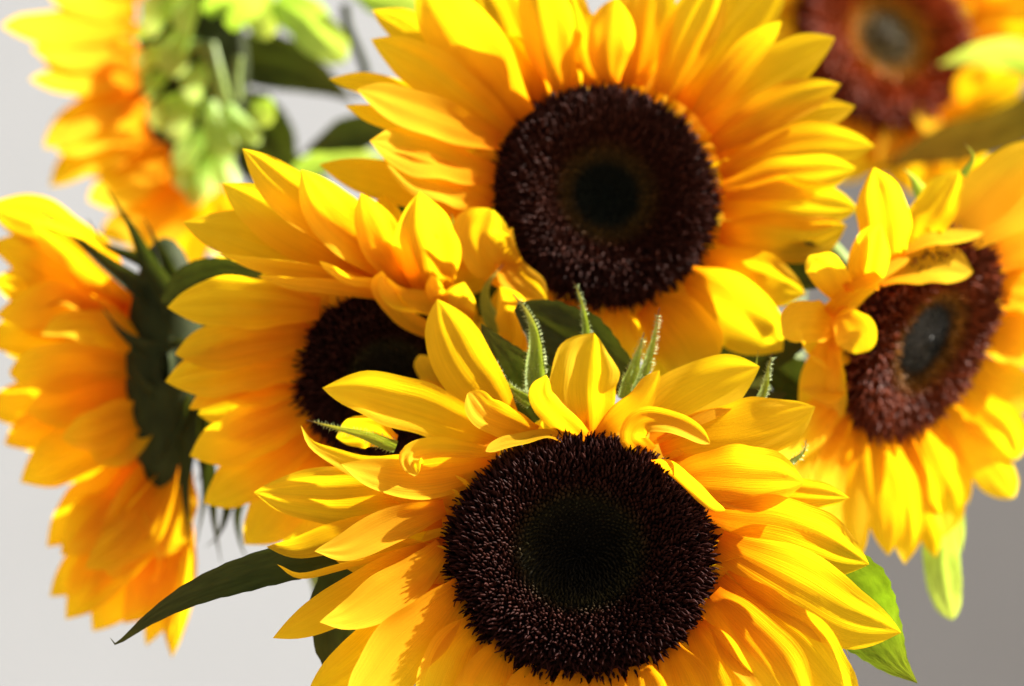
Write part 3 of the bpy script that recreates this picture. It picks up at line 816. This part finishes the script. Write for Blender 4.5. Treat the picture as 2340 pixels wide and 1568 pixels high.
# the domed green back of the head
def dome(F, c, rx, ry, rz, mat, h0=0, name='receptacle'):
    nu_, nv = 28, 14
    V = []
    for j in range(nv):
        ph = math.pi * (j + .5) / nv
        for i in range(nu_):
            a = 2 * math.pi * i / nu_
            V.append((c[0] + rx * math.sin(ph) * math.cos(a), c[1] + ry * math.sin(ph) * math.sin(a), h0 + rz * math.cos(ph)))
    V = F.to_world(np.array(V))
    idx = np.arange(nv * nu_).reshape(nv, nu_); nx = np.roll(idx, -1, 1)
    Fc = np.stack([idx[:-1], nx[:-1], nx[1:], idx[1:]], -1).reshape(-1, 4).tolist()
    Fc.append(idx[0].tolist()); Fc.append(idx[-1][::-1].tolist())
    return link(name, V, Fc, M[mat], F.root)
dome(F6, (440, 160), 130, 240, 70, 'calyx', h0=-40)
for pts, w, lay, mat in [
    ([(420, -20), (370, 10), (325, 40)], 40, 10, 'pale'),
    ([(350, 70), (310, 75), (280, 85)], 26, 0, 'pale'),
    ([(430, 60), (405, 110), (390, 175)], 48, 40, 'pale'),
    ([(380, 170), (340, 200), (310, 235)], 36, 10, 'pale'),
    ([(460, 200), (420, 260), (390, 320)], 46, 40, 'pale'),
    ([(480, 230), (500, 300), (530, 360)], 42, 46, 'pale'),
    ([(440, 320), (425, 380), (420, 440)], 36, 10, 'pale'),
    ([(500, 330), (480, 390), (470, 450)], 36, 6, 'pale'),
    ([(470, 30), (500, -10), (540, -60)], 46, 40, 'pale'),
    ([(520, 60), (560, 10), (590, -40)], 44, 30, 'pale'),
    ([(400, 10), (360, 40), (330, 75)], 38, 30, 'pale'),
    ([(450, -10), (430, 30), (415, 75)], 38, 50, 'pale'),
    ([(400, 110), (350, 130), (310, 155)], 34, 20, 'pale'),
    ([(480, 140), (450, 185), (430, 230)], 36, 60, 'pale'),
    ([(430, 230), (380, 250), (345, 290)], 36, 26, 'pale'),
    ([(520, 240), (555, 290), (590, 330)], 34, 40, 'pale'),
    ([(470, 300), (440, 340), (400, 380)], 38, 30, 'pale'),
    ([(520, 330), (515, 380), (530, 430)], 36, 30, 'pale'),
    ([(470, 370), (455, 420), (440, 470)], 34, 6, 'pale'),
]:
    F6.bract(pts, w * .95, lay=lay * 1.6 + 50, flat=True, prof='blunt', mat=mat, cup=-.5, lift=30, roll=30)
P_ = lambda x, y, d: ray(np.array(float(x)), np.array(float(y)), np.array(d))
F6.tube('stem', np.array([P_(440, 110, .885), P_(470, 60, .862), P_(478, 130, .862), P_(500, 230, .875), P_(600, 420, .935), P_(800, 1500, .93), P_(900, 2600, .88), F6.bp]), 0.0032)
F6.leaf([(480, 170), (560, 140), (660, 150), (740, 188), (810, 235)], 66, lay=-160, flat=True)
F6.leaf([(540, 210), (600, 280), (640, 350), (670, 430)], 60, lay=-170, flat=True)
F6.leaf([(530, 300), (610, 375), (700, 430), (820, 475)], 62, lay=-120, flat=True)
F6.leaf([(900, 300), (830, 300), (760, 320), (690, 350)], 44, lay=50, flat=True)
F6.leaf([(640, 425), (720, 378), (800, 358), (900, 360)], 30, mat='pale', lay=40, flat=True)
F6.leaf([(630, 0), (690, 40), (730, 80), (790, 140)], 52, mat='pale', lay=-20, flat=True, prof='strip')
F6.leaf([(560, -50), (580, 0), (600, 50), (610, 90)], 44, mat='pale', lay=-20, flat=True, prof='strip')
F6.leaf([(600, 225), (602, 260), (600, 290)], 28, mat='pale', lay=70, flat=True, prof='strip')
F6.leaf([(800, -20), (880, 0), (960, 10), (1040, -10)], 40, mat='pale', lay=-40, flat=True)
F6.tube('leaf_stalk', np.array([P_(788, 10, .88), P_(795, 60, .88), P_(820, 120, .88), P_(835, 170, .88), P_(815, 215, .88)]), 0.0018, mat='calyx')
F6.tube('leaf_stalk', np.array([P_(545, 130, .85), P_(540, 180, .85), P_(545, 230, .85)]), 0.0016, mat='stem')

# ------------------------------------------------------------------ left sunflower, seen from the side
F7 = Flower('sunflower seen side-on with dark calyx and petals swept to the wall side', (390, 860), 0.70, (0.0, 0.0), R=150, base=(-0.05, 0.75, 0.0))
f = F7.petal
for pts, w, kw in [
    ([(280, 660), (190, 572), (95, 510), (-30, 468)], 52, dict(lift=-10, lay=-6)),
    ([(290, 700), (170, 640), (70, 590), (-30, 560)], 54, dict(lift=10, lay=0)),
    ([(310, 750), (205, 692), (105, 660), (-20, 640)], 52, dict(lift=0, lay=-8)),
    ([(330, 790), (225, 740), (120, 702), (-10, 720)], 52, dict(lift=40, lay=10, rim=(.9, .9))),
    ([(340, 850), (245, 820), (125, 828), (22, 852)], 54, dict(lift=50, lay=16, rim=(1.1, 1.1), prof='blunt')),
    ([(300, 820), (150, 780), (60, 770), (-40, 780)], 50, dict(lift=-20, lay=-20)),
    ([(360, 895), (260, 898), (150, 925), (60, 940)], 56, dict(lift=20, lay=6)),
    ([(300, 880), (150, 890), (60, 920), (-40, 935)], 52, dict(lift=-30, lay=-24)),
    ([(365, 925), (255, 982), (150, 1042), (47, 1102)], 58, dict(lift=10, lay=0)),
    ([(370, 890), (318, 950), (265, 1008), (218, 1056)], 56, dict(lift=60, lay=24, rim=(1.0, .4), prof='blunt')),
    ([(250, 930), (140, 960), (60, 990), (10, 1015)], 40, dict(lift=-30, lay=-26)),
    ([(375, 1000), (285, 1080), (190, 1170), (107, 1250)], 52, dict(lift=-20, lay=-14)),
    ([(385, 1000), (305, 1100), (225, 1190), (139, 1267)], 62, dict(lift=20, lay=6, rim=(.8, .8))),
    ([(392, 1050), (300, 1182), (210, 1280), (114, 1363)], 54, dict(lift=-20, lay=-12)),
    ([(392, 1080), (325, 1200), (245, 1310), (150, 1415)], 62, dict(lift=0, lay=0)),
    ([(400, 1100), (345, 1230), (275, 1350), (212, 1443)], 56, dict(lift=-20, lay=-8)),
    ([(405, 1120), (372, 1250), (330, 1360), (283, 1425)], 48, dict(lift=0, lay=2)),
    ([(412, 1120), (396, 1250), (366, 1380), (334, 1476)], 36, dict(lift=-20, lay=-8)),
    ([(418, 1130), (417, 1280), (402, 1400), (392, 1503)], 29, dict(lift=-20, lay=-4)),
    ([(390, 1010), (345, 1110), (300, 1200), (255, 1320)], 54, dict(lift=40, lay=20, prof='blunt')),
    ([(405, 1030), (395, 1110), (385, 1180), (360, 1280)], 50, dict(lift=30, lay=26)),
    ([(300, 680), (230, 620), (160, 560), (70, 505)], 40, dict(lift=60, lay=40)),
    ([(330, 800), (260, 760), (180, 745), (95, 765)], 38, dict(lift=80, lay=50)),
    ([(350, 960), (280, 960), (210, 985), (140, 1000)], 40, dict(lift=70, lay=44)),
    ([(400, 1060), (350, 1160), (280, 1240), (195, 1300)], 44, dict(lift=70, lay=40)),
]:
    f(pts, w * 1.14, flat=True, roll=[float(v) for v in rng.normal(0, 26, 3)], wave=.22, **kw)
    # its partner in the back row, half hidden
    k2 = dict(kw); k2['lay'] = k2['lay'] - 60; k2['lift'] = k2['lift'] - 20; k2.pop('rim', None)
    b0 = np.array(pts[0], float)
    f([tuple(b0 + (np.array(q, float) - b0) * 0.86 + np.array([6, 22])) for q in pts], w * .9, flat=True, **k2)
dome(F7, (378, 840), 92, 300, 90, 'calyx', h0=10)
for pts, w, lay in [
    ([(400, 700), (345, 610), (300, 520), (246, 434)], 40, 90),
    ([(370, 690), (290, 640), (190, 560), (85, 476)], 40, 60),
    ([(390, 660), (330, 600), (240, 560), (200, 500)], 32, 40),
    ([(420, 690), (385, 620), (350, 540), (330, 500)], 34, 70),
    ([(420, 800), (350, 800), (280, 760), (235, 705)], 40, 80),
    ([(430, 850), (370, 900), (330, 880), (290, 820)], 36, 80),
    ([(420, 900), (400, 980), (380, 1030), (350, 1060)], 36, 76),
    ([(440, 920), (430, 1040), (425, 1140), (440, 1270)], 34, 70),
    ([(450, 900), (465, 1000), (470, 1120), (450, 1240)], 34, 60),
    ([(460, 1000), (480, 1100), (490, 1200), (505, 1285)], 30, 30),
    ([(470, 880), (490, 960), (480, 1040), (450, 1100)], 36, 50),
    ([(500, 1100), (520, 1150), (500, 1220), (470, 1250)], 24, 20),
    ([(560, 1120), (545, 1180), (550, 1240), (570, 1290)], 20, 10),
]:
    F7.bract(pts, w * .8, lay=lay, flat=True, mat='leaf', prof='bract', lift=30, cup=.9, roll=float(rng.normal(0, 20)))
F7.leaf([(430, 640), (452, 760), (474, 880), (480, 1010)], 75, lay=0, flat=True)
F7.tube('stem', np.array([P_(410, 860, .70), P_(520, 900, .70), P_(640, 1100, .71), P_(780, 1500, .74), P_(860, 2600, .75), F7.bp]), 0.0045)

for o in bpy.data.objects:
    if 'wl' in o: del o['wl']
